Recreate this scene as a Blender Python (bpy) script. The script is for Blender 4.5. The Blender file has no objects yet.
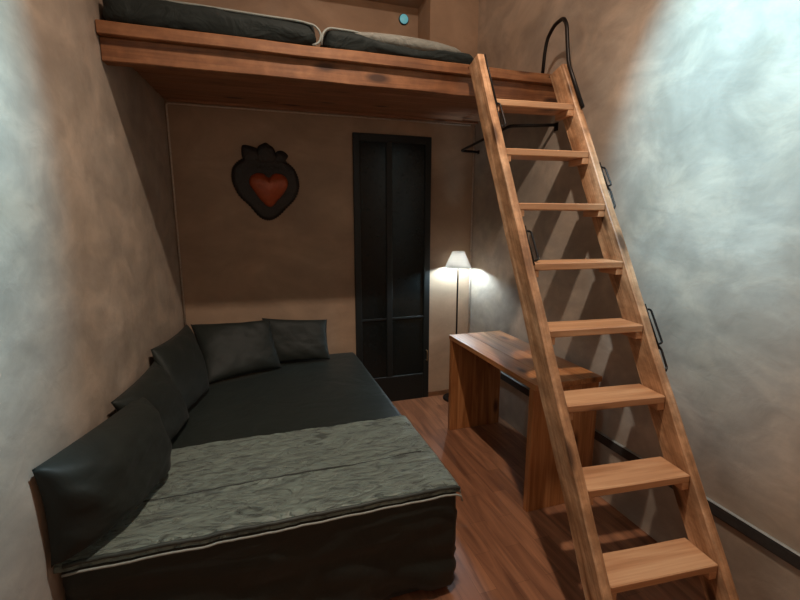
import bpy, bmesh, math, random
from math import sin, cos, pi, sqrt, exp
from mathutils import Vector, Matrix, noise

random.seed(7)
S = bpy.context.scene
COL = S.collection

# ------------------------------------------------------------------ camera
F_PX, PITCH, YAW, ROLL, CAM_H = 442.29, .1799, .3183, .0008, 1.6
fw = Vector((sin(YAW)*cos(PITCH), cos(YAW)*cos(PITCH), -sin(PITCH)))
rt = Vector((cos(YAW), -sin(YAW), 0)); up = rt.cross(fw)
rt, up = rt*cos(ROLL)+up*sin(ROLL), up*cos(ROLL)-rt*sin(ROLL)
cd = bpy.data.cameras.new('camera'); cam = bpy.data.objects.new('camera', cd); COL.objects.link(cam)
cd.sensor_width = 36; cd.lens = F_PX/800*36; cd.clip_start = .02
R = Matrix((rt, up, -fw)).transposed().to_4x4()
cam.matrix_world = Matrix.Translation((0, 0, CAM_H)) @ R
S.camera = cam

# ------------------------------------------------------------------ world, lights, exposure
w = bpy.data.worlds.new('world'); S.world = w; w.use_nodes = True
w.node_tree.nodes['Background'].inputs[0].default_value = (.02, .02, .022, 1)
w.node_tree.nodes['Background'].inputs[1].default_value = 1

def point(name, loc, power, col, r=.03):
    l = bpy.data.lights.new(name, 'POINT'); l.energy = power; l.color = col; l.shadow_soft_size = r
    o = bpy.data.objects.new(name, l); o.location = loc; COL.objects.link(o); return o
def spot(name, loc, target, power, col, ang, blend, r=.03):
    l = bpy.data.lights.new(name, 'SPOT'); l.energy = power; l.color = col; l.shadow_soft_size = r
    l.spot_size = math.radians(ang); l.spot_blend = blend
    o = bpy.data.objects.new(name, l); o.location = loc; COL.objects.link(o)
    o.rotation_euler = (Vector(target)-Vector(loc)).to_track_quat('-Z', 'Y').to_euler(); return o
KEY = (.60, 1.22, 3.82)
point('ceiling_bulb_light', KEY, 82, (1.0, .82, .67), .03)
spot('ceiling_downlight', KEY, (.60, 1.20, 0), 240, (1.0, .86, .72), 112, .7, .03)
spot('ceiling_right_spot', KEY, (1.854, 1.34, 2.16), 1300, (.28, .71, .98), 37, 1.0, .03)
spot('ceiling_left_spot', KEY, (-.68, 1.20, 2.16), 1300, (.29, .72, .98), 40, 1.0, .03)
point('loft_lamp_light', (.9, 3.0, 3.25), 4, (1.0, .62, .38), .06)
point('room_fill_light', (.5, -1.0, 2.0), 20, (1.0, .78, .60), .25)  # warm fill added behind the camera to lift the dim area under the loft

vs = S.view_settings
S.display_settings.display_device = 'sRGB'
vs.view_transform = 'Standard'; vs.look = 'None'; vs.gamma = 1; vs.use_curve_mapping = False
vs.exposure = -.5

# ------------------------------------------------------------------ materials
def newmat(name):
    m = bpy.data.materials.new(name); m.use_nodes = True
    return m, m.node_tree.nodes, m.node_tree.links, m.node_tree.nodes['Principled BSDF']
def ramp(n, stops):
    r = n.new('ShaderNodeValToRGB'); e = r.color_ramp.elements
    while len(e) < len(stops): e.new(.5)
    for k, (p, c) in enumerate(stops):
        e[k].position = p; e[k].color = (*c, 1)
    return r
def plain(name, col, rough=.6, metal=0, bump=0, bscale=60, spec=.5, sheen=0):
    m, n, l, b = newmat(name)
    b.inputs['Base Color'].default_value = (*col, 1); b.inputs['Roughness'].default_value = rough
    b.inputs['Metallic'].default_value = metal; b.inputs['Specular IOR Level'].default_value = spec
    if sheen: b.inputs['Sheen Weight'].default_value = sheen
    tc = n.new('ShaderNodeTexCoord'); t = n.new('ShaderNodeTexNoise'); t.inputs['Scale'].default_value = bscale
    t.inputs['Detail'].default_value = 5; l.new(tc.outputs['Object'], t.inputs['Vector'])
    r = ramp(n, [(.3, tuple(c*.85 for c in col)), (.7, tuple(min(1, c*1.12) for c in col))])
    l.new(t.outputs['Fac'], r.inputs[0]); l.new(r.outputs[0], b.inputs['Base Color'])
    if bump:
        bp = n.new('ShaderNodeBump'); bp.inputs['Strength'].default_value = bump; bp.inputs['Distance'].default_value = .01
        l.new(t.outputs['Fac'], bp.inputs['Height']); l.new(bp.outputs[0], b.inputs['Normal'])
    return m

def plaster(name, c0, c1, c2, r0=.33, r1=.52, spec=.6, cloud=1.0):
    m, n, l, b = newmat(name)
    tc = n.new('ShaderNodeTexCoord')
    mp = n.new('ShaderNodeMapping'); mp.inputs['Scale'].default_value = (1, 1, 1.3)
    l.new(tc.outputs['Object'], mp.inputs['Vector'])
    a = n.new('ShaderNodeTexNoise'); a.inputs['Scale'].default_value = 1.6; a.inputs['Detail'].default_value = 6
    a.inputs['Roughness'].default_value = .6; a.inputs['Distortion'].default_value = .8
    l.new(mp.outputs[0], a.inputs['Vector'])
    r = ramp(n, [(.3, c0), (.52, c1), (.72, c2)]); l.new(a.outputs['Fac'], r.inputs[0])
    cl = n.new('ShaderNodeTexNoise'); cl.inputs['Scale'].default_value = 3.6; cl.inputs['Detail'].default_value = 5
    cl.inputs['Distortion'].default_value = .5; cl.inputs['Roughness'].default_value = .6; l.new(mp.outputs[0], cl.inputs['Vector'])
    cr_ = ramp(n, [(.33, (.82, .83, .84)), (.5, (1, 1, 1)), (.65, (1.24, 1.21, 1.18))]); l.new(cl.outputs['Fac'], cr_.inputs[0])
    mm = n.new('ShaderNodeMix'); mm.data_type = 'RGBA'; mm.blend_type = 'MULTIPLY'; mm.inputs[0].default_value = cloud
    l.new(r.outputs[0], mm.inputs[6]); l.new(cr_.outputs[0], mm.inputs[7]); l.new(mm.outputs[2], b.inputs['Base Color'])
    g = n.new('ShaderNodeTexNoise'); g.inputs['Scale'].default_value = 4.5; g.inputs['Detail'].default_value = 5
    g.inputs['Distortion'].default_value = 1.2; l.new(mp.outputs[0], g.inputs['Vector'])
    mr = n.new('ShaderNodeMapRange'); mr.inputs['From Min'].default_value = .35; mr.inputs['From Max'].default_value = .65
    mr.inputs['To Min'].default_value = r0; mr.inputs['To Max'].default_value = r1
    l.new(g.outputs['Fac'], mr.inputs['Value']); l.new(mr.outputs[0], b.inputs['Roughness'])
    b.inputs['Specular IOR Level'].default_value = spec
    f = n.new('ShaderNodeTexNoise'); f.inputs['Scale'].default_value = 9; f.inputs['Detail'].default_value = 4
    f.inputs['Distortion'].default_value = .6; l.new(mp.outputs[0], f.inputs['Vector'])
    bp = n.new('ShaderNodeBump'); bp.inputs['Strength'].default_value = .14; bp.inputs['Distance'].default_value = .02
    l.new(f.outputs['Fac'], bp.inputs['Height']); l.new(bp.outputs[0], b.inputs['Normal'])
    return m

def wood(name, dark, mid, light, rough=.5, fine=1.0, knots=True, blotch=0):
    """grain runs along the first component of the mesh attribute 'g' (metres)"""
    m, n, l, b = newmat(name)
    at = n.new('ShaderNodeAttribute'); at.attribute_name = 'g'
    oi = n.new('ShaderNodeObjectInfo')
    mul = n.new('ShaderNodeVectorMath'); mul.operation = 'SCALE'; mul.inputs[0].default_value = (13, 7, 5)
    l.new(oi.outputs['Random'], mul.inputs['Scale'])
    add = n.new('ShaderNodeVectorMath'); add.operation = 'ADD'
    l.new(at.outputs['Vector'], add.inputs[0]); l.new(mul.outputs[0], add.inputs[1])
    mp = n.new('ShaderNodeMapping'); mp.inputs['Scale'].default_value = (1.3*fine, 17*fine, 17*fine)
    l.new(add.outputs[0], mp.inputs['Vector'])
    a = n.new('ShaderNodeTexNoise'); a.inputs['Scale'].default_value = 1; a.inputs['Detail'].default_value = 5
    a.inputs['Distortion'].default_value = 1.0; l.new(mp.outputs[0], a.inputs['Vector'])
    mp2 = n.new('ShaderNodeMapping'); mp2.inputs['Scale'].default_value = (3, 110, 110)
    l.new(add.outputs[0], mp2.inputs['Vector'])
    c = n.new('ShaderNodeTexNoise'); c.inputs['Scale'].default_value = 1; c.inputs['Detail'].default_value = 3
    l.new(mp2.outputs[0], c.inputs['Vector'])
    mx = n.new('ShaderNodeMix'); mx.inputs[0].default_value = .28
    l.new(a.outputs['Fac'], mx.inputs[2]); l.new(c.outputs['Fac'], mx.inputs[3])
    r = ramp(n, [(.32, dark), (.5, mid), (.68, light)]); l.new(mx.outputs[0], r.inputs[0])
    out = r.outputs[0]
    if blotch:
        bn = n.new('ShaderNodeTexNoise'); bn.inputs['Scale'].default_value = 11; bn.inputs['Detail'].default_value = 6
        bn.inputs['Roughness'].default_value = .65; l.new(add.outputs[0], bn.inputs['Vector'])
        br_ = ramp(n, [(.36, (.42, .38, .34)), (.5, (.9, .88, .85)), (.62, (1.45, 1.5, 1.55))]); l.new(bn.outputs['Fac'], br_.inputs[0])
        bm_ = n.new('ShaderNodeMix'); bm_.data_type = 'RGBA'; bm_.blend_type = 'MULTIPLY'; bm_.inputs[0].default_value = blotch
        l.new(out, bm_.inputs[6]); l.new(br_.outputs[0], bm_.inputs[7]); out = bm_.outputs[2]
    if knots:
        mp3 = n.new('ShaderNodeMapping'); mp3.inputs['Scale'].default_value = (2.6, 7, 7)
        l.new(add.outputs[0], mp3.inputs['Vector'])
        v = n.new('ShaderNodeTexVoronoi'); v.inputs['Scale'].default_value = 1; l.new(mp3.outputs[0], v.inputs['Vector'])
        kr = ramp(n, [(.10, (1, 1, 1)), (.22, (0, 0, 0))]); l.new(v.outputs['Distance'], kr.inputs[0])
        k = n.new('ShaderNodeMix'); k.data_type = 'RGBA'; k.inputs[7].default_value = tuple(x*.45 for x in dark)+(1,)
        l.new(kr.outputs[0], k.inputs[0]); l.new(out, k.inputs[6]); out = k.outputs[2]
    l.new(out, b.inputs['Base Color'])
    b.inputs['Roughness'].default_value = rough
    bp = n.new('ShaderNodeBump'); bp.inputs['Strength'].default_value = .25; bp.inputs['Distance'].default_value = .004
    l.new(mx.outputs[0], bp.inputs['Height']); l.new(bp.outputs[0], b.inputs['Normal'])
    return m

def floor_mat():
    m, n, l, b = newmat('laminate_floor')
    tc = n.new('ShaderNodeTexCoord')
    mp = n.new('ShaderNodeMapping'); mp.inputs['Rotation'].default_value = (0, 0, pi/2)
    l.new(tc.outputs['Object'], mp.inputs['Vector'])
    br = n.new('ShaderNodeTexBrick'); br.inputs['Scale'].default_value = 1
    br.inputs['Brick Width'].default_value = .42; br.inputs['Row Height'].default_value = .085
    br.inputs['Mortar Size'].default_value = .0007; br.inputs['Bias'].default_value = 0
    br.inputs['Color1'].default_value = (.34, .155, .080, 1); br.inputs['Color2'].default_value = (.24, .105, .055, 1)
    br.inputs['Mortar'].default_value = (.13, .055, .03, 1)
    l.new(mp.outputs[0], br.inputs['Vector'])
    mp2 = n.new('ShaderNodeMapping'); mp2.inputs['Scale'].default_value = (18, 1.6, 1); l.new(tc.outputs['Object'], mp2.inputs['Vector'])
    t = n.new('ShaderNodeTexNoise'); t.inputs['Scale'].default_value = 1; t.inputs['Detail'].default_value = 6; t.inputs['Distortion'].default_value = 1.3
    l.new(mp2.outputs[0], t.inputs['Vector'])
    r = ramp(n, [(.3, (.55, .5, .5)), (.7, (1.25, 1.2, 1.15))]); l.new(t.outputs['Fac'], r.inputs[0])
    mx = n.new('ShaderNodeMix'); mx.data_type = 'RGBA'; mx.blend_type = 'MULTIPLY'; mx.inputs[0].default_value = 1
    l.new(br.outputs['Color'], mx.inputs[6]); l.new(r.outputs[0], mx.inputs[7]); l.new(mx.outputs[2], b.inputs['Base Color'])
    b.inputs['Roughness'].default_value = .42; b.inputs['Specular IOR Level'].default_value = .4
    return m

def quilt_mat(name, col, seams=True):
    m, n, l, b = newmat(name)
    tc = n.new('ShaderNodeTexCoord')
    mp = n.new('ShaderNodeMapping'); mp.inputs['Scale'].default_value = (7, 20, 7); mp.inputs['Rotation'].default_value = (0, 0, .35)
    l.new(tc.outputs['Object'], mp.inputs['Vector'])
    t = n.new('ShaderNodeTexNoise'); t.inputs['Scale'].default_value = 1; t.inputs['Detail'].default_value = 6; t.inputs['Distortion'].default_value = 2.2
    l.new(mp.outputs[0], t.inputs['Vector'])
    r = ramp(n, [(.34, tuple(c*.42 for c in col)), (.47, tuple(c*.9 for c in col)), (.7, tuple(c*1.2 for c in col))])  # dark end paints the shade of the wrinkles into the base colour
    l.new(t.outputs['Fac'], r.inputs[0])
    mp2 = n.new('ShaderNodeMapping'); mp2.inputs['Scale'].default_value = (5, 13, 5); mp2.inputs['Rotation'].default_value = (0, 0, -.5)
    l.new(tc.outputs['Object'], mp2.inputs['Vector'])
    t2 = n.new('ShaderNodeTexNoise'); t2.inputs['Scale'].default_value = 1.3; t2.inputs['Detail'].default_value = 4; t2.inputs['Distortion'].default_value = 1.2
    l.new(mp2.outputs[0], t2.inputs['Vector'])
    cr = ramp(n, [(.46, (1, 1, 1)), (.5, (.0, .0, .0)), (.54, (1, 1, 1))]); l.new(t2.outputs['Fac'], cr.inputs[0])
    l.new(r.outputs[0], b.inputs['Base Color'])
    b1 = n.new('ShaderNodeBump'); b1.inputs['Strength'].default_value = .8; b1.inputs['Distance'].default_value = .006
    l.new(cr.outputs[0], b1.inputs['Height'])
    b.inputs['Roughness'].default_value = .38; b.inputs['Sheen Weight'].default_value = .25
    bp = n.new('ShaderNodeBump'); bp.inputs['Strength'].default_value = .8; bp.inputs['Distance'].default_value = .012
    l.new(t.outputs['Fac'], bp.inputs['Height']); l.new(b1.outputs[0], bp.inputs['Normal']); l.new(bp.outputs[0], b.inputs['Normal'])
    return m

def fabric(name, col, rough=.62, wr=.5, sc=5, spec=.4):
    m, n, l, b = newmat(name)
    b.inputs['Base Color'].default_value = (*col, 1); b.inputs['Roughness'].default_value = rough
    b.inputs['Specular IOR Level'].default_value = spec; b.inputs['Sheen Weight'].default_value = .03
    tc = n.new('ShaderNodeTexCoord')
    t = n.new('ShaderNodeTexNoise'); t.inputs['Scale'].default_value = sc; t.inputs['Detail'].default_value = 3; t.inputs['Distortion'].default_value = 1.5
    l.new(tc.outputs['Object'], t.inputs['Vector'])
    r = ramp(n, [(.3, tuple(c*.85 for c in col)), (.7, tuple(c*1.15 for c in col))])
    l.new(t.outputs['Fac'], r.inputs[0]); l.new(r.outputs[0], b.inputs['Base Color'])
    wv = n.new('ShaderNodeTexNoise'); wv.inputs['Scale'].default_value = 350; l.new(tc.outputs['Object'], wv.inputs['Vector'])
    b1 = n.new('ShaderNodeBump'); b1.inputs['Strength'].default_value = .15; b1.inputs['Distance'].default_value = .002
    l.new(wv.outputs['Fac'], b1.inputs['Height'])
    bp = n.new('ShaderNodeBump'); bp.inputs['Strength'].default_value = wr; bp.inputs['Distance'].default_value = .03
    l.new(t.outputs['Fac'], bp.inputs['Height']); l.new(b1.outputs[0], bp.inputs['Normal']); l.new(bp.outputs[0], b.inputs['Normal'])
    return m

M = dict(
    plaster=plaster('tan_polished_plaster', (.30, .235, .18), (.385, .305, .24), (.47, .385, .31)),
    backplaster=plaster('brown_plaster', (.30, .20, .135), (.38, .255, .17), (.46, .315, .215), .5, .65, .3, .35),
    floor=floor_mat(),
    ladder=wood('weathered_pine', (.20, .085, .034), (.42, .215, .105), (.62, .39, .235), .5, .8, True, .6),
    tread=wood('planed_pine', (.38, .175, .078), (.52, .265, .13), (.64, .37, .20), .5),
    desk=wood('oiled_pine', (.22, .075, .022), (.42, .165, .055), (.58, .27, .11), .36),
    loft=wood('loft_pine', (.13, .045, .016), (.25, .098, .037), (.33, .145, .06), .5, 1, True, .35),
    deckwood=wood('deck_pine', (.20, .085, .04), (.32, .14, .07), (.42, .20, .105), .6),
    sheet=fabric('charcoal_cotton', (.0125, .0175, .0145), .5, .3, 4, .4),
    pillow=fabric('charcoal_pillowcase', (.0125, .0155, .0125), .6, .25, 3.5, .3),
    duvet=fabric('dark_green_duvet', (.014, .018, .016), .7, .5, 7, .25),
    grey=fabric('grey_duvet_cover', (.20, .19, .16), .6, .5, 9),
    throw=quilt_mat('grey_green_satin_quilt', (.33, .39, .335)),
    hem=fabric('dark_hem', (.035, .042, .036), .5, .2, 8),
    piping=plain('pale_piping', (.27, .28, .25), .5),
    iron=plain('black_iron', (.018, .014, .012), .42, .6, .1, 60),
    rail=plain('dark_rail_metal', (.05, .046, .042), .4, .3),
    railshine=plain('painted_rail_highlight', (.36, .38, .37), .35, .3),  # highlight of the rail's top edge, painted as a pale colour
    conduit=plain('pale_conduit', (.60, .49, .40), .4, .1),
    trim=plain('brown_trim', (.17, .075, .032), .5),
    tin=plain('dark_tin', (.030, .024, .021), .5, .4, .5, 40),
    redtin=plain('red_orange_enamel', (.36, .065, .016), .35, .2, .3, 30),
    doorblack=plain('black_door_paint', (.0035, .006, .006), .5),
    glass=plain('black_glass', (.007, .010, .010), .22, 0, 0, 60, .35),
    brass=plain('dull_brass', (.35, .25, .14), .35, .8),
    ceiling=plain('dark_brown_ceiling', (.10, .05, .028), .7),
)
def lampshade_mat():
    m, n, l, b = newmat('white_lampshade')
    out = n['Material Output']; d = n.new('ShaderNodeBsdfDiffuse'); t = n.new('ShaderNodeBsdfTranslucent')
    d.inputs[0].default_value = (.36, .33, .30, 1); t.inputs[0].default_value = (.075, .048, .034, 1)
    mx = n.new('ShaderNodeMixShader'); mx.inputs[0].default_value = .25
    l.new(d.outputs[0], mx.inputs[1]); l.new(t.outputs[0], mx.inputs[2]); l.new(mx.outputs[0], out.inputs[0]); return m
M['shade'] = lampshade_mat()
def emis(name, col, s):
    m, n, l, b = newmat(name); b.inputs['Base Color'].default_value = (*col, 1)
    b.inputs['Emission Color'].default_value = (*col, 1); b.inputs['Emission Strength'].default_value = s; return m
M['bulb'] = emis('bulb_glow', (.62, .85, 1), 2000)
M['port'] = emis('cyan_light_glass', (.16, .50, .58), .55)

# ------------------------------------------------------------------ helpers
def link(name, me, mat=None, parent=None):
    o = bpy.data.objects.new(name, me); COL.objects.link(o)
    if mat: me.materials.append(mat)
    if parent: o.parent = parent
    return o
def tag(o, label=None, cat=None, group=None, kind=None):
    if label: o['label'] = label
    if cat: o['category'] = cat
    if group: o['group'] = group
    if kind: o['kind'] = kind
    return o
def root(name, loc, label, cat, group=None, rz=0):
    o = bpy.data.objects.new(name, None); COL.objects.link(o); o.location = loc; o.rotation_euler = (0, 0, rz)
    o.empty_display_size = .1
    return tag(o, label, cat, group)
def finish(bm, name, mat, parent=None, smooth=False, g=None, off=(0, 0, 0)):
    """off: subtract this point so meshes written in room coordinates fit a parent at off"""
    if off != (0, 0, 0): bmesh.ops.translate(bm, verts=bm.verts, vec=-Vector(off))
    bmesh.ops.recalc_face_normals(bm, faces=bm.faces)
    me = bpy.data.meshes.new(name); bm.to_mesh(me); bm.free()
    if smooth: me.polygons.foreach_set('use_smooth', [True]*len(me.polygons))
    if g is not None:
        a = me.attributes.new('g', 'FLOAT_VECTOR', 'POINT')
        ax = {'x': (0, 1, 2), 'y': (1, 0, 2), 'z': (2, 0, 1)}[g]
        for i, v in enumerate(me.vertices): a.data[i].vector = (v.co[ax[0]], v.co[ax[1]], v.co[ax[2]])
    return link(name, me, mat, parent)
def bbox(bm, x0, x1, y0, y1, z0, z1, bev=0, seg=1):
    r = bmesh.ops.create_cube(bm, size=1)['verts']
    for v in r: v.co = Vector(((x0+x1)/2+v.co.x*(x1-x0), (y0+y1)/2+v.co.y*(y1-y0), (z0+z1)/2+v.co.z*(z1-z0)))
    if bev:
        es = list({e for v in r for e in v.link_edges})
        bmesh.ops.bevel(bm, geom=es, offset=bev, segments=seg, affect='EDGES', profile=.5)
def box(name, x0, x1, y0, y1, z0, z1, mat, parent=None, bev=0, seg=1, g=None, off=(0, 0, 0)):
    bm = bmesh.new(); bbox(bm, x0, x1, y0, y1, z0, z1, bev, seg)
    return finish(bm, name, mat, parent, False, g, off)
def tube_bm(bm, pts, r, sides=10, ry=None, closed=False):
    pts = [Vector(p) for p in pts]; n = len(pts); ry = ry or r
    prev = None; rings = []
    for i, p in enumerate(pts):
        if closed: t = (pts[(i+1) % n]-pts[i-1])
        else: t = (pts[min(i+1, n-1)]-pts[max(i-1, 0)])
        t.normalize()
        if prev is None:
            a = Vector((0, 0, 1)) if abs(t.z) < .9 else Vector((1, 0, 0)); u = t.cross(a).normalized()
        else: u = (prev-t*prev.dot(t)).normalized()
        prev = u; v = t.cross(u)
        rr = r(i/(n-1)) if callable(r) else r; r2 = rr if callable(r) else ry
        rings.append([bm.verts.new(p+u*rr*cos(2*pi*k/sides)+v*r2*sin(2*pi*k/sides)) for k in range(sides)])
    m = n if closed else n-1
    for i in range(m):
        A, B = rings[i], rings[(i+1) % n]
        for k in range(sides): bm.faces.new((A[k], A[(k+1) % sides], B[(k+1) % sides], B[k]))
    if not closed: bm.faces.new(rings[0][::-1]); bm.faces.new(rings[-1])
def smooth_path(pts, rad=.03, seg=5):
    pts = [Vector(p) for p in pts]; out = [pts[0]]
    for i in range(1, len(pts)-1):
        a, b, c = pts[i-1], pts[i], pts[i+1]
        d1 = (a-b); d2 = (c-b); k = min(rad, d1.length*.45, d2.length*.45)
        p, q = b+d1.normalized()*k, b+d2.normalized()*k
        for s in range(seg+1):
            t = s/seg; out.append(p*(1-t)**2+b*2*t*(1-t)+q*t*t)
    out.append(pts[-1]); return out
def tube(name, pts, r, mat, parent=None, sides=10, ry=None, off=(0, 0, 0), rad=.03):
    bm = bmesh.new(); tube_bm(bm, smooth_path(pts, rad) if len(pts) > 2 else pts, r, sides, ry)
    return finish(bm, name, mat, parent, True, None, off)
def lathe_bm(bm, prof, seg=32, cx=0, cy=0, cap=True):
    rings = []
    for r, z in prof:
        rings.append([bm.verts.new((cx+r*cos(2*pi*k/seg), cy+r*sin(2*pi*k/seg), z)) for k in range(seg)])
    for A, B in zip(rings, rings[1:]):
        for k in range(seg): bm.faces.new((A[k], A[(k+1) % seg], B[(k+1) % seg], B[k]))
    if cap: bm.faces.new(rings[0][::-1]); bm.faces.new(rings[-1])
def fbm(v, s, seed=0, o=3):
    return noise.fractal(Vector(v)*s+Vector((seed, seed*1.7, seed*.3)), 1.0, 2.0, o)

# ------------------------------------------------------------------ room shell
YB, XR, XL0, XL1 = 3.58, 1.854, -.528, -.672   # back wall, right wall, left wall at y=3.58 and at y=1.5
SL = (XL0-XL1)/(YB-1.5)
def xl(y): return XL0-SL*(YB-y)
Y0, ZC = -1.6, 4.05
def struct(o): o['kind'] = 'structure'; return o
struct(box('floor', -1.2, 2.1, Y0-.1, 4.1, -.1, 0, M['floor']))
struct(box('ceiling', -1.2, 2.1, Y0-.1, 4.1, ZC, ZC+.1, M['ceiling']))
def wallquad(name, pts, mat, thick):
    bm = bmesh.new()
    lo = [bm.verts.new((x, y, 0)) for x, y in pts]; hi = [bm.verts.new((x, y, ZC)) for x, y in pts]
    bm.faces.new(lo); bm.faces.new(hi[::-1])
    for i in range(4): bm.faces.new((lo[i], lo[(i+1) % 4], hi[(i+1) % 4], hi[i]))
    return struct(finish(bm, name, mat))
wallquad('wall_left', [(xl(Y0), Y0), (xl(4.0), 4.0), (xl(4.0)-.12, 4.0), (xl(Y0)-.12, Y0)], M['plaster'], .1)
wallquad('wall_right', [(XR, Y0), (XR, 4.0), (XR+.12, 4.0), (XR+.12, Y0)], M['plaster'], .1)
wallquad('wall_front', [(-1.1, Y0-.1), (2, Y0-.1), (2, Y0), (-1.1, Y0)], M['plaster'], .1)
# back wall: flush below the loft and right of the alcove, recessed above the loft
bm = bmesh.new()
bbox(bm, -.60, XR+.01, YB, YB+.42, 0, 2.44)
bbox(bm, 1.43, XR+.01, YB, YB+.42, 2.44, ZC)
bbox(bm, -.60, 1.43, YB+.28, YB+.42, 2.44, ZC)
bbox(bm, -.60, 1.43, YB, YB+.28, 3.352, ZC)
struct(finish(bm, 'wall_back', M['backplaster']))
struct(box('trim_1', 1.449, XR, YB-.016, YB, 0, .045, M['trim'], bev=.003))
# metal rail along the right wall
bm = bmesh.new(); bbox(bm, XR-.014, XR, -1.2, YB, .330, .384, .006, 2)
struct(finish(bm, 'trim_2', M['rail']))
struct(box('rail_highlight', XR-.016, XR, -1.2, YB, .384, .390, M['railshine'], bev=.003))  # pale strip painting the highlight along the rail top
# thin conduit: up the left corner and along under the loft, and down the right corner
bm = bmesh.new(); tube_bm(bm, smooth_path([(XL0+.012, YB-.010, .5), (XL0+.012, YB-.010, 2.386), (XR-.05, YB-.010, 2.386)], .02), .0065, 8)
struct(finish(bm, 'trim_3', M['conduit'], smooth=True))
bm = bmesh.new(); tube_bm(bm, [(XR-.010, YB-.010, .045), (XR-.010, YB-.010, 2.37)], .007, 8)
struct(finish(bm, 'trim_4', M['conduit'], smooth=True))

# black glazed door
dx0, dx1, dz = .783, 1.448, 2.27
bm = bmesh.new()
T = YB-.022
bbox(bm, dx0, dx0+.055, T, YB, 0, dz, .004); bbox(bm, dx1-.055, dx1, T, YB, 0, dz, .004)
bbox(bm, dx0+.055, dx1-.055, T, YB, dz-.06, dz, .003); bbox(bm, dx0+.055, dx1-.055, T, YB, 0, .235, .003)
bbox(bm, 1.055, 1.105, T, YB, .235, dz-.06, .003)
d = struct(finish(bm, 'door_1', M['doorblack']))
for a, b_ in ((dx0+.055, 1.055), (1.105, dx1-.055)):
    box('glass_pane', a, b_, YB-.008, YB-.002, .235, dz-.06, M['glass'], d)
    for z in (.757,): box('glazing_bar', a, b_, YB-.018, YB-.008, z-.009, z+.009, M['doorblack'], d, .002)
tube('door_handle', [(dx1-.028, T-.001, .45), (dx1-.028, T-.028, .45), (dx1-.028, T-.028, .36), (dx1-.028, T-.001, .36)], .005, M['brass'], d, 8, rad=.01)

# ------------------------------------------------------------------ loft
FY, LZ = 2.43, 2.460
loft = root('loft_platform', (0, FY, 2.3), 'orange pine sleeping platform spanning wall to wall above the bed', 'loft')
LO = (0, FY, 2.3)
def plank_bm(x0, x1, y0, y1, z0, z1, seed, amp=.003, n=40, slantl=True):
    bm = bmesh.new(); bbox(bm, x0, x1, y0, y1, z0, z1, .004, 1)
    long = [e for e in bm.edges if abs(e.verts[0].co.x-e.verts[1].co.x) > (x1-x0)*.5]
    bmesh.ops.subdivide_edges(bm, edges=long, cuts=n, use_grid_fill=True)
    for v in bm.verts:
        v.co.x = max(v.co.x, xl(v.co.y)+.003)
        k = fbm((v.co.x, v.co.z*2, v.co.y*2), 4, seed)
        v.co.z += amp*k; v.co.y += amp*.6*fbm((v.co.x, v.co.z, v.co.y), 5, seed+9)
    return bm
finish(plank_bm(xl(FY)+.002, XR-.002, FY, FY+.045, 2.405, LZ, 1), 'fascia_board', M['loft'], loft, False, 'x', LO)
finish(plank_bm(xl(FY)+.004, XR-.002, FY+.032, FY+.10, 2.303, 2.405, 2), 'support_beam', M['loft'], loft, False, 'x', LO)
nb = 7; yy = FY+.10
for i in range(nb):
    y1 = yy+(YB-.02-yy)/nb*(i+1)-.001; y0 = yy+(YB-.02-yy)/nb*i
    finish(plank_bm(xl(y0)+.004, XR-.002, y0, y1, 2.41, 2.44, 20+i, .0015, 12), 'deck_board', M['deckwood'], loft, False, 'x', LO)
finish(plank_bm(xl(FY), XR-.004, FY+.046, YB-.02, 2.442, 2.452, 60, 0, 2), 'light_block_panel', M['deckwood'], loft, False, 'x', LO)  # unseen panel added to block light leaking between the deck boards
box('ledger_board', XL0+.02, XR-.002, YB-.05, YB-.02, 2.395, 2.41, M['deckwood'], loft, 0, 1, 'x', LO)

# ------------------------------------------------------------------ soft things
def soft_box(x0, x1, y0, y1, z0, z1, r, cuts, disp, shear=None):
    bm = bmesh.new(); bbox(bm, x0, x1, y0, y1, z0, z1, r, 5)
    L = [e for e in bm.edges if e.calc_length() > .09]
    for _ in range(cuts):
        L = [e for e in bm.edges if e.calc_length() > .05]
        if not L: break
        bmesh.ops.subdivide_edges(bm, edges=L, cuts=1, use_grid_fill=True)
    bm.normal_update()
    if shear:
        for v in bm.verts: v.co = shear(v.co)
    nn = [(v, v.normal.copy()) for v in bm.verts]
    for v, q in nn:
        v.co += q*disp(v.co, q)
    return bm

# lower bed
BZ, BY0, BY1, BX1 = .50, 1.53, 3.56, .768
bed = root('bed', (0, 2.5, 0), 'low double bed in charcoal sheets pushed into the left back corner', 'bed')
BO = (0, 2.5, 0)
def bshear(c):
    t = (c.x-(-.6))/(BX1+.6)
    xl_ = xl(c.y)+.008
    return Vector((xl_+(BX1-xl_)*t, c.y, c.z))
def bdisp(c, q):
    d = 0
    if q.y < -.5 or q.x > .5:
        u = c.x if q.y < -.5 else c.y
        k = max(0, min(1, (BZ-c.z)/.45))
        d += .034*k*fbm((u*1.0, c.z*.35, 0), 5, 3, 2)
        d += .020*fbm((u*.5+c.z*.9, c.z*2.2, 0), 5.5, 6, 3)*min(1, k*3)
    elif q.z > .5:
        d += .0045*fbm((c.x*.9+c.y*.5, c.y*2.2-c.x*.7, 0), 3.2, 2, 3)
        d += .004*exp(-((c.y-2.62-.12*c.x)/.02)**2)+.005*exp(-((c.y-2.95-.2*c.x)/.018)**2)*(c.x > -.2)
    return d
bm = soft_box(-.6, BX1, BY0, BY1, .015, BZ, .035, 4, bdisp, bshear)
for v in bm.verts: v.co.z = max(v.co.z, .012)
finish(bm, 'bed_sheet', M['sheet'], bed, True, None, BO)
box('bed_base', -.5, BX1-.06, BY0+.08, BY1-.05, 0, .3, M['doorblack'], bed, .01, 1, None, BO)

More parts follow.
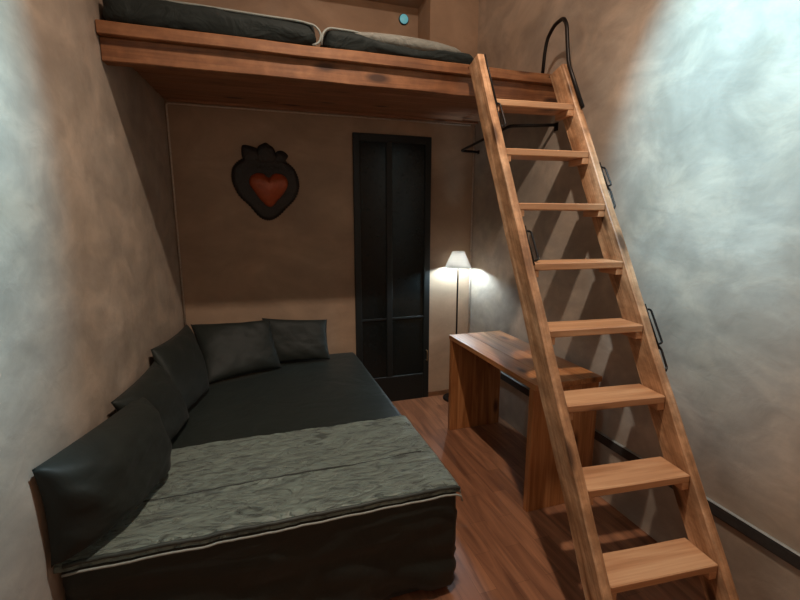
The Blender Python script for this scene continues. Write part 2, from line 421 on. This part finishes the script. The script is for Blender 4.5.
# quilt runner across the foot of the bed
th = root('bed_runner', (0, 1.85, BZ), 'grey-green satin quilt runner laid across the foot of the charcoal bed', 'throw')
TO = (0, 1.85, BZ)
def runner():
    bm = bmesh.new(); nu, nv = 150, 90
    def pos(u, v):
        # v: 0 = hem hanging over the front edge, 1 = far edge; u: 0 wall, 1 right edge hanging over
        s = v*.71; x_r = BX1
        if s < .045:
            a = s/.045*pi/2; y = BY0-.006+.03*(1-cos(a)); z = BZ+.004-.030*(1-sin(a))
        else: y = BY0+.024+(s-.045); z = BZ+.004
        X0 = xl(y)+.003; Lx = x_r+.03-X0; p = u*Lx
        lim = x_r-.018-X0
        if p < lim: x = X0+p
        else:
            k = (p-lim)/.048; a = min(k, 1)*pi/2; x = x_r-.018+.026*sin(a); z -= .030*(1-cos(a))+.006*k
        n_ = .0045*fbm((x+y*.6, y*2.4-x*.5, 0), 7, 4, 4)+.0028*fbm((x, y, 0), 20, 8, 3)
        seam = -.009*exp(-((y-1.79-.06*x)/.006)**2)+.003*exp(-((y-1.80-.06*x)/.010)**2)
        z += .007+n_+seam*(s > .05)
        y += .010*fbm((x, 0, 0), 2.5, 11)*(v > .9)
        return Vector((x, y, z))
    g = [[bm.verts.new(pos(i/nu, j/nv)) for i in range(nu+1)] for j in range(nv+1)]
    for j in range(nv):
        for i in range(nu): bm.faces.new((g[j][i], g[j][i+1], g[j+1][i+1], g[j+1][i]))
    ret = bmesh.ops.solidify(bm, geom=bm.faces[:], thickness=.006)
    return bm, pos
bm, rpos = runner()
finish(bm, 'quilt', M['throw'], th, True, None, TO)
bm = bmesh.new(); tube_bm(bm, [rpos(u/80, .40+.00055*u)+Vector((0, 0, .0005)) for u in range(2, 76)], .0035, 6); finish(bm, 'seam', M['hem'], th, True, None, TO)
hp = [rpos(u/60, .035)+Vector((0, -.006, -.004)) for u in range(1, 60)]
bm = bmesh.new(); tube_bm(bm, hp, .008, 8); finish(bm, 'hem', M['hem'], th, True, None, TO)
hp = [rpos(u/60, 0)+Vector((0, -.010, -.007+.001*sin(u*.7))) for u in range(1, 61)]
bm = bmesh.new(); tube_bm(bm, hp, .0042, 8); finish(bm, 'piping', M['piping'], th, True, None, TO)

# pillows: four corners + bulge
def pillow(name, c00, c10, c11, c01, bulge, label, seed, sag=.0, group=None, back=.12):
    """c00 bottom-left, c10 bottom-right, c11 top-right, c01 top-left, seen from the room"""
    P = [Vector(c) for c in (c00, c10, c11, c01)]
    cen = sum(P, Vector())/4
    N = ((P[1]-P[0]).cross(P[3]-P[0])).normalized()
    n = 46; bm = bmesh.new(); fr = {}; bk = {}
    for j in range(n+1):
        for i in range(n+1):
            u, v = i/n, j/n; a, b = 2*u-1, 2*v-1
            # pinch sides inward between the corners
            pin = .055
            au = a*(1-pin*(1-b*b)*abs(a)**2); bv = b*(1-pin*(1-a*a)*abs(b)**2)
            bv -= sag*(1-a*a)*(b > 0)*b
            uu, vv = (au+1)/2, (bv+1)/2
            base = (P[0]*(1-uu)+P[1]*uu)*(1-vv)+(P[3]*(1-uu)+P[2]*uu)*vv
            h = max(0, (1-a**4)*(1-b**4))**.42
            h *= 1-.25*(a*a*b*b)
            w1 = fbm((a*1.1, b*1.1, 0), 1.3, seed, 4)*.10
            rad = .085*sin(a*9+b*7+seed)*(a*a+b*b)*h*.8
            edge = i in (0, n) or j in (0, n)
            up_ = bulge*h*(1+w1+rad)
            fr[i, j] = bm.verts.new(base+N*(up_+.002))
            bk[i, j] = fr[i, j] if edge else bm.verts.new(base-N*(bulge*back*h+.002))
    for j in range(n):
        for i in range(n):
            bm.faces.new((fr[i, j], fr[i+1, j], fr[i+1, j+1], fr[i, j+1]))
            bm.faces.new((bk[i, j], bk[i, j+1], bk[i+1, j+1], bk[i+1, j]))
    low = min(v.co.z for v in bm.verts)
    o = finish(bm, name, M['pillow'], None, True, None, tuple(cen))
    o.location = cen
    return tag(o, label, 'pillow', group)
Z = BZ+.006
pillow('pillow', (.06, 3.40, Z), (.53, 3.38, Z), (.535, 3.52, .80), (.03, 3.53, .845), .05,
       'dark pillow against the back wall nearest the black door', 3)
pillow('pillow', (-.36, 3.07, Z), (.15, 3.28, Z), (.09, 3.42, .85), (-.465, 3.44, .85), .07,
       'dark square pillow in the back corner, overlapping the one nearest the door', 9, .05)
pillow('pillow', (-.47, 2.50, Z), (-.33, 2.98, Z), (-.49, 3.42, .86), (-.572, 2.66, .895), .075,
       'dark pillow on the left wall touching the corner pillow, its ear against the plaster', 14, .03)
pillow('pillow', (-.50, 2.08, Z+.012), (-.40, 2.56, Z), (-.555, 2.64, .83), (-.61, 2.05, .84), .075,
       'dark pillow on the left wall, second from the foot of the bed', 21, .0)
pillow('pillow', (-.658, 1.490, Z+.022), (-.44, 2.06, Z+.015), (-.53, 2.19, .81), (-.660, 1.475, .872), .14,
       'large dark pillow with creased corner lying over the end of the grey-green runner', 33, -.02)

# upper bedding on the loft
def bedding(name, x0, x1, zt0, zt1, label, r, seed):
    cx = (x0+x1)/2; o0 = (cx, 2.9, LZ)
    t = root(name, o0, label, 'bedding')
    def sh(c):
        k = (c.x-x0)/(x1-x0); top = zt0+(zt1-zt0)*k
        z = LZ-.015+(c.z-0)*(top-LZ+.015)
        return Vector((c.x, c.y, z))
    bm = bmesh.new(); 
    # unit height profile in z scaled by sh
    bbox(bm, x0, x1, FY+.02, 3.45, 0, .13)
    es = [e for e in bm.edges]
    bmesh.ops.bevel(bm, geom=es, offset=r, segments=6, affect='EDGES', profile=.5)
    for _ in range(4):
        L = [e for e in bm.edges if e.calc_length() > .045]
        if not L: break
        bmesh.ops.subdivide_edges(bm, edges=L, cuts=1, use_grid_fill=True)
    bm.normal_update()
    dv = [(v, v.normal.copy()) for v in bm.verts]
    for v, q in dv:
        v.co += q*(.012*fbm((v.co.x*1.4+v.co.z*2, v.co.y, v.co.z*3), 4.5, seed, 3))*(v.co.z > .02)
        k = (v.co.x-x0)/(x1-x0); H = zt0+(zt1-zt0)*k-LZ
        v.co.z = LZ+.001+max(0, v.co.z)/.13*H
        v.co.x = max(v.co.x, xl(v.co.y)+.006)
    finish(bm, 'duvet', M['duvet'], t, True, None, o0)
    return t, o0
t, o0 = bedding('folded_duvet', xl(FY)+.02, .365, 2.600, 2.585, 'dark green duvet edged in pale piping on the loft, against the left wall', .055, 5)
def edge(pts): return [Vector(p) for p in pts]
y_ = FY+.024
tube('piping', [(xl(FY)+.05, y_+.03, 2.592), (-.2, y_+.02, 2.590), (.10, y_+.016, 2.582), (.28, y_+.008, 2.577), (.36, y_-.004, 2.560), (.388, y_-.006, 2.52), (.372, y_-.006, 2.480), (.34, y_-.006, 2.467)],
     .006, M['piping'], t, 8, off=o0, rad=.04)
t, o0 = bedding('folded_duvet', .405, 1.265, 2.560, 2.530, 'dark green duvet with grey fold on the loft beside the ladder top', .05, 12)
tube('piping', [(.385, y_-.006, 2.475), (.392, y_-.006, 2.53), (.425, y_+.004, 2.562), (.55, y_+.012, 2.564), (.66, y_+.015, 2.552)], .006, M['piping'], t, 8, off=o0, rad=.03)
bm = bmesh.new()
pth = [(.50, FY+.055, 2.552), (.62, FY+.045, 2.548), (.75, FY+.04, 2.542), (.9, FY+.04, 2.54), (1.05, FY+.042, 2.535), (1.16, FY+.045, 2.528), (1.22, FY+.05, 2.52)]
tube_bm(bm, smooth_path(pth, .05), lambda s: .008+.026*sin(pi*min(1, s*1.05+.02))**.6 if s < .95 else .01, 12)
finish(bm, 'folded_edge', M['grey'], t, True, None, o0)

# ------------------------------------------------------------------ heart ornament
hx, hz = .118, 1.873
def hp_(px, py): return (hx+((px/6+220)-265.5)*.00722-hx, ((144-(py/6+130))*.0073+2.151)-hz)
heart = root('heart_wall_ornament', (hx, YB, hz), 'dark tin heart with crown and red centre hanging on the back wall', 'wall ornament')
def catmull(pts, n):
    out = []; m = len(pts)
    for i in range(m):
        p0, p1, p2, p3 = [Vector(pts[(i+k-1) % m]) for k in range(4)]
        for s in range(n):
            t_ = s/n
            out.append(.5*((2*p1)+(-p0+p2)*t_+(2*p0-5*p1+4*p2-p3)*t_*t_+(-p0+3*p1-3*p2+p3)*t_**3))
    return out
def dome(name, outline, y0, thick, hgt, mat, rings=8, cen=None, rim=.0):
    c = cen or sum(outline, Vector((0, 0)))/len(outline)
    bm = bmesh.new(); R_ = []
    back = [bm.verts.new((p.x, y0, p.y)) for p in outline]
    R_.append(back)
    for k in range(rings):
        s = 1-k/rings
        h = thick+hgt*(1-s**2.2)
        if rim and .78 < s < .9: h += rim
        R_.append([bm.verts.new((c.x+(p.x-c.x)*s, y0-h, c.y+(p.y-c.y)*s)) for p in outline])
    n = len(outline)
    for A, B in zip(R_, R_[1:]):
        for i in range(n): bm.faces.new((A[i], A[(i+1) % n], B[(i+1) % n], B[i]))
    bm.faces.new(back[::-1]); v = bm.verts.new((c.x, y0-thick-hgt, c.y))
    for i in range(n): bm.faces.new((R_[-1][i], R_[-1][(i+1) % n], v))
    return finish(bm, name, mat, heart, True)
ol = [(75, 270), (90, 222), (135, 182), (200, 162), (270, 172), (345, 162), (400, 190), (445, 230), (468, 290), (468, 345), (440, 410), (390, 462), (335, 515), (282, 538), (225, 520), (165, 450), (110, 392), (80, 325)]
o2 = catmull([hp_(*p) for p in ol], 8)
cc = sum(o2, Vector((0, 0)))/len(o2)
o2 = [cc+(p-cc)*(1.0 if i % 2 else 1.035) for i, p in enumerate(o2)]
dome('heart_plate', o2, -.001, .012, .022, M['tin'], 9, cc, .006)
il = [(172, 320), (182, 282), (215, 262), (255, 262), (288, 285), (320, 262), (360, 262), (392, 282), (402, 320), (380, 370), (340, 415), (290, 462), (240, 425), (200, 370)]
i2 = catmull([hp_(*p) for p in il], 6)
dome('heart_centre', i2, -.030, .006, .030, M['redtin'], 8)
leaves = [[(150, 190), (140, 105), (185, 100), (240, 125), (245, 190)], [(225, 190), (232, 110), (258, 88), (282, 78), (305, 92), (330, 115), (335, 190)], [(320, 190), (340, 130), (380, 122), (412, 148), (398, 175), (400, 192)]]
for k, lf in enumerate(leaves):
    dome('crown_leaf', catmull([hp_(*p) for p in lf], 5), -.004-.004*(k == 1), .012, .014, M['tin'], 5)

# ------------------------------------------------------------------ round light in the alcove
bm = bmesh.new()
pl_ = root('round_wall_light', (1.30, YB+.28, 3.25), 'small round cyan light on the alcove wall above the loft', 'light')
def disc(bm, r0, r1, t0, t1, seg=28):
    ring = lambda r, y: [bm.verts.new((r*cos(2*pi*k/seg), y, r*sin(2*pi*k/seg))) for k in range(seg)]
    A, B, C_ = ring(r0, 0), ring(r0, -t0), ring(r1, -t1)
    for P, Q in ((A, B), (B, C_)):
        for k in range(seg): bm.faces.new((P[k], P[(k+1) % seg], Q[(k+1) % seg], Q[k]))
    bm.faces.new(A[::-1]); bm.faces.new(C_)
disc(bm, .043, .038, .010, .014); finish(bm, 'bezel', M['iron'], pl_)
bm = bmesh.new(); disc(bm, .037, .030, .018, .024); finish(bm, 'glass', M['port'], pl_, True)

# ------------------------------------------------------------------ floor lamp
LX, LY = 1.664, 3.452
lamp = root('floor_lamp', (LX, LY, 0), 'slim black floor lamp with small white shade lit in the right back corner', 'lamp')
bm = bmesh.new(); lathe_bm(bm, [(.11, 0), (.11, .012), (.10, .018), (.02, .022), (.012, .05)]); finish(bm, 'base', M['iron'], lamp, True)
bm = bmesh.new(); lathe_bm(bm, [(.007, .03), (.007, 1.198), (.012, 1.201), (.012, 1.212)], 12); finish(bm, 'pole', M['iron'], lamp, True)
bm = bmesh.new(); lathe_bm(bm, [(.112, 1.195), (.100, 1.225), (.082, 1.265), (.062, 1.305), (.052, 1.332)], 40, cap=False)
bmesh.ops.solidify(bm, geom=bm.faces[:], thickness=.0025); finish(bm, 'lamp_shade', M['shade'], lamp, True)
bm = bmesh.new(); lathe_bm(bm, [(.052, 1.328), (.052, 1.332), (.014, 1.334), (.014, 1.330)], 32, cap=False); finish(bm, 'spill_cap', M['shade'], lamp)  # cap added to cut the light spilling upward out of the shade
bm = bmesh.new(); lathe_bm(bm, [(.006, 1.214), (.016, 1.221), (.020, 1.235), (.016, 1.250), (.009, 1.258)], 16); b_ = finish(bm, 'bulb', M['bulb'], lamp, True)

# ------------------------------------------------------------------ desk
DX0, DX1, DY0, DY1 = 1.356, 1.79, 1.87, 2.94
desk = root('desk', ((DX0+DX1)/2, 2.4, 0), 'orange pine desk with slab sides behind the ladder, against the right wall', 'desk')
DO = ((DX0+DX1)/2, 2.4, 0)
def jig(bm, seed, amp=.0015):
    for v in bm.verts: v.co += Vector((0, 0, amp*fbm(v.co, 3, seed)))
    return bm
for k in range(3):
    a = DX0+(DX1-DX0)/3*k; b_ = DX0+(DX1-DX0)/3*(k+1)-.0012
    box('tabletop_board', a, b_, DY0-.012, DY1, .718, .75, M['desk'], desk, .002, 1, 'y', DO)
box('side_panel', DX0+.004, DX1-.004, DY1-.045, DY1-.006, 0, .718, M['desk'], desk, .003, 1, 'z', DO)
box('side_panel', DX0+.004, DX1-.004, DY0+.004, DY0+.045, 0, .718, M['desk'], desk, .003, 1, 'z', DO)
box('back_rail', DX1-.03, DX1-.008, DY0+.045, DY1-.045, .62, .718, M['desk'], desk, .002, 1, 'y', DO)

# ------------------------------------------------------------------ ladder
OX, OY = 1.38, 1.6
lad = root('ladder', (OX, OY, 0), 'steep pine ladder with eight flat treads leaning on the loft edge', 'ladder', rz=-.0885)
LOF = (OX, OY, 0)
def yf(z): return 2.1089-(2.208-z)*.5915
def stringer(x0, x1, seed, ztop):
    bm = bmesh.new(); n = 90; rings = []
    for i in range(n+1):
        z = ztop*i/n; e = .0045
        y0 = yf(z); y1 = y0+.140
        a = .006*fbm((z, 0, seed), 3.2, seed, 4); b_ = .006*fbm((z, 5, seed), 3.0, seed, 4); c_ = .0035*fbm((z, 9, seed), 3.5, seed, 3)
        if z < .02: a = b_ = c_ = 0
        sec = [(x0+e+c_, y0+a), (x1-e, y0+a), (x1, y0+e+a), (x1, y1-e+b_), (x1-e, y1+b_), (x0+e+c_, y1+b_), (x0+c_, y1-e+b_), (x0+c_, y0+e+a)]
        rings.append([bm.verts.new((x, y, z + (-.03*((y-y0)/.14) if i == n else 0))) for x, y in sec])
    for A, B in zip(rings, rings[1:]):
        for k in range(8): bm.faces.new((A[k], A[(k+1) % 8], B[(k+1) % 8], B[k]))
    bm.faces.new(rings[0][::-1]); bm.faces.new(rings[-1])
    bmesh.ops.translate(bm, verts=bm.verts, vec=-Vector(LOF)); bmesh.ops.recalc_face_normals(bm, faces=bm.faces)
    me = bpy.data.meshes.new('stringer'); bm.to_mesh(me); bm.free()
    at = me.attributes.new('g', 'FLOAT_VECTOR', 'POINT')
    for i, v in enumerate(me.vertices):
        at.data[i].vector = (v.co.z*1.16, v.co.y+OY-yf(v.co.z), v.co.x)
    return link('stringer', me, M['ladder'], lad)
stringer(1.12, 1.16, 1, 2.462); stringer(1.62, 1.66, 2, 2.448)
for k in range(8):
    z1 = 2.208-.2656*k; y0 = 2.1089-.1571*k+.001
    bm = plank_bm(1.161, 1.619, y0, y0+.148, z1-.0325, z1, 40+k, .0012, 14)
    finish(bm, 'tread', M['tread'], lad, False, 'x', LOF)
    for xa, xb in ((1.1605, 1.190), (1.586, 1.6195)):
        box('cleat', xa, xb, y0+.002, y0+.125, z1-.033-.030, z1-.033, M['tread'], lad, .002, 1, 'y', LOF)
def clip(x, zt, zb, zr, sgn=1, dy=.02):
    """flat iron strap with a bent pull on the stringer's right side"""
    p = lambda z, o, f=0: (x+o, yf(z)+dy+f, z)
    bm = bmesh.new()
    tube_bm(bm, [p(zt+.02, .004), p(zb-.02, .004)], .0035, 8, .010)
    tube_bm(bm, smooth_path([p(zt, .004), p(zt-.002, .030), p(zb+.004, .034), p(zb, .005)], .012), .0048, 8)
    if zr < zb: tube_bm(bm, smooth_path([p(zb, .006), p(zb-.02, .018), p(zr, .016), p(zr-.012, .004)], .01), .0048, 8)
    finish(bm, 'iron_pull', M['iron'], lad, True, None, LOF)
clip(1.66, 1.862, 1.765, 1.665, dy=.012); clip(1.66, 1.205, 1.065, .975, dy=.012)
clip(1.16, 1.55, 1.42, 1.5, dy=.012); clip(1.16, 2.185, 2.06, 2.1, dy=.012)
tube('iron_grab_loop', [(1.650, 2.080, 2.185), (1.650, 2.235, 2.445), (1.652, 2.262, 2.56), (1.655, 2.285, 2.665), (1.66, 2.33, 2.715), (1.66, 2.42, 2.712), (1.66, 2.490, 2.665), (1.66, 2.510, 2.60), (1.66, 2.525, LZ)], .010, M['iron'], lad, 10, .012, off=LOF, rad=.03)
tube('iron_strap', [(1.168, yf(2.17)+.012, 2.17), (1.168, yf(2.46)+.012, 2.46), (1.18, yf(2.46)+.05, 2.463), (1.20, yf(2.46)+.12, LZ+.006)], .005, M['iron'], lad, 8, .012, off=LOF, rad=.01)

# ------------------------------------------------------------------ clothes rail under the loft
cr = root('clothes_rail', (XR, 2.478, 2.186), 'black iron clothes rail on the right wall under the loft', 'clothes rail')
CO = (XR, 2.478, 2.186)
tube('rail_rod', [(XR-.004, 2.478, 2.186), (1.592, 2.598, 2.186), (1.69, 3.50, 2.166), (XR-.004, 3.50, 2.16)], .010, M['iron'], cr, 10, off=CO, rad=.03)
box('wall_plate', XR-.008, XR, 2.46, 2.496, 2.15, 2.20, M['iron'], cr, .002, 1, None, CO)
box('wall_plate', XR-.008, XR, 3.485, 3.515, 2.145, 2.175, M['iron'], cr, .002, 1, None, CO)
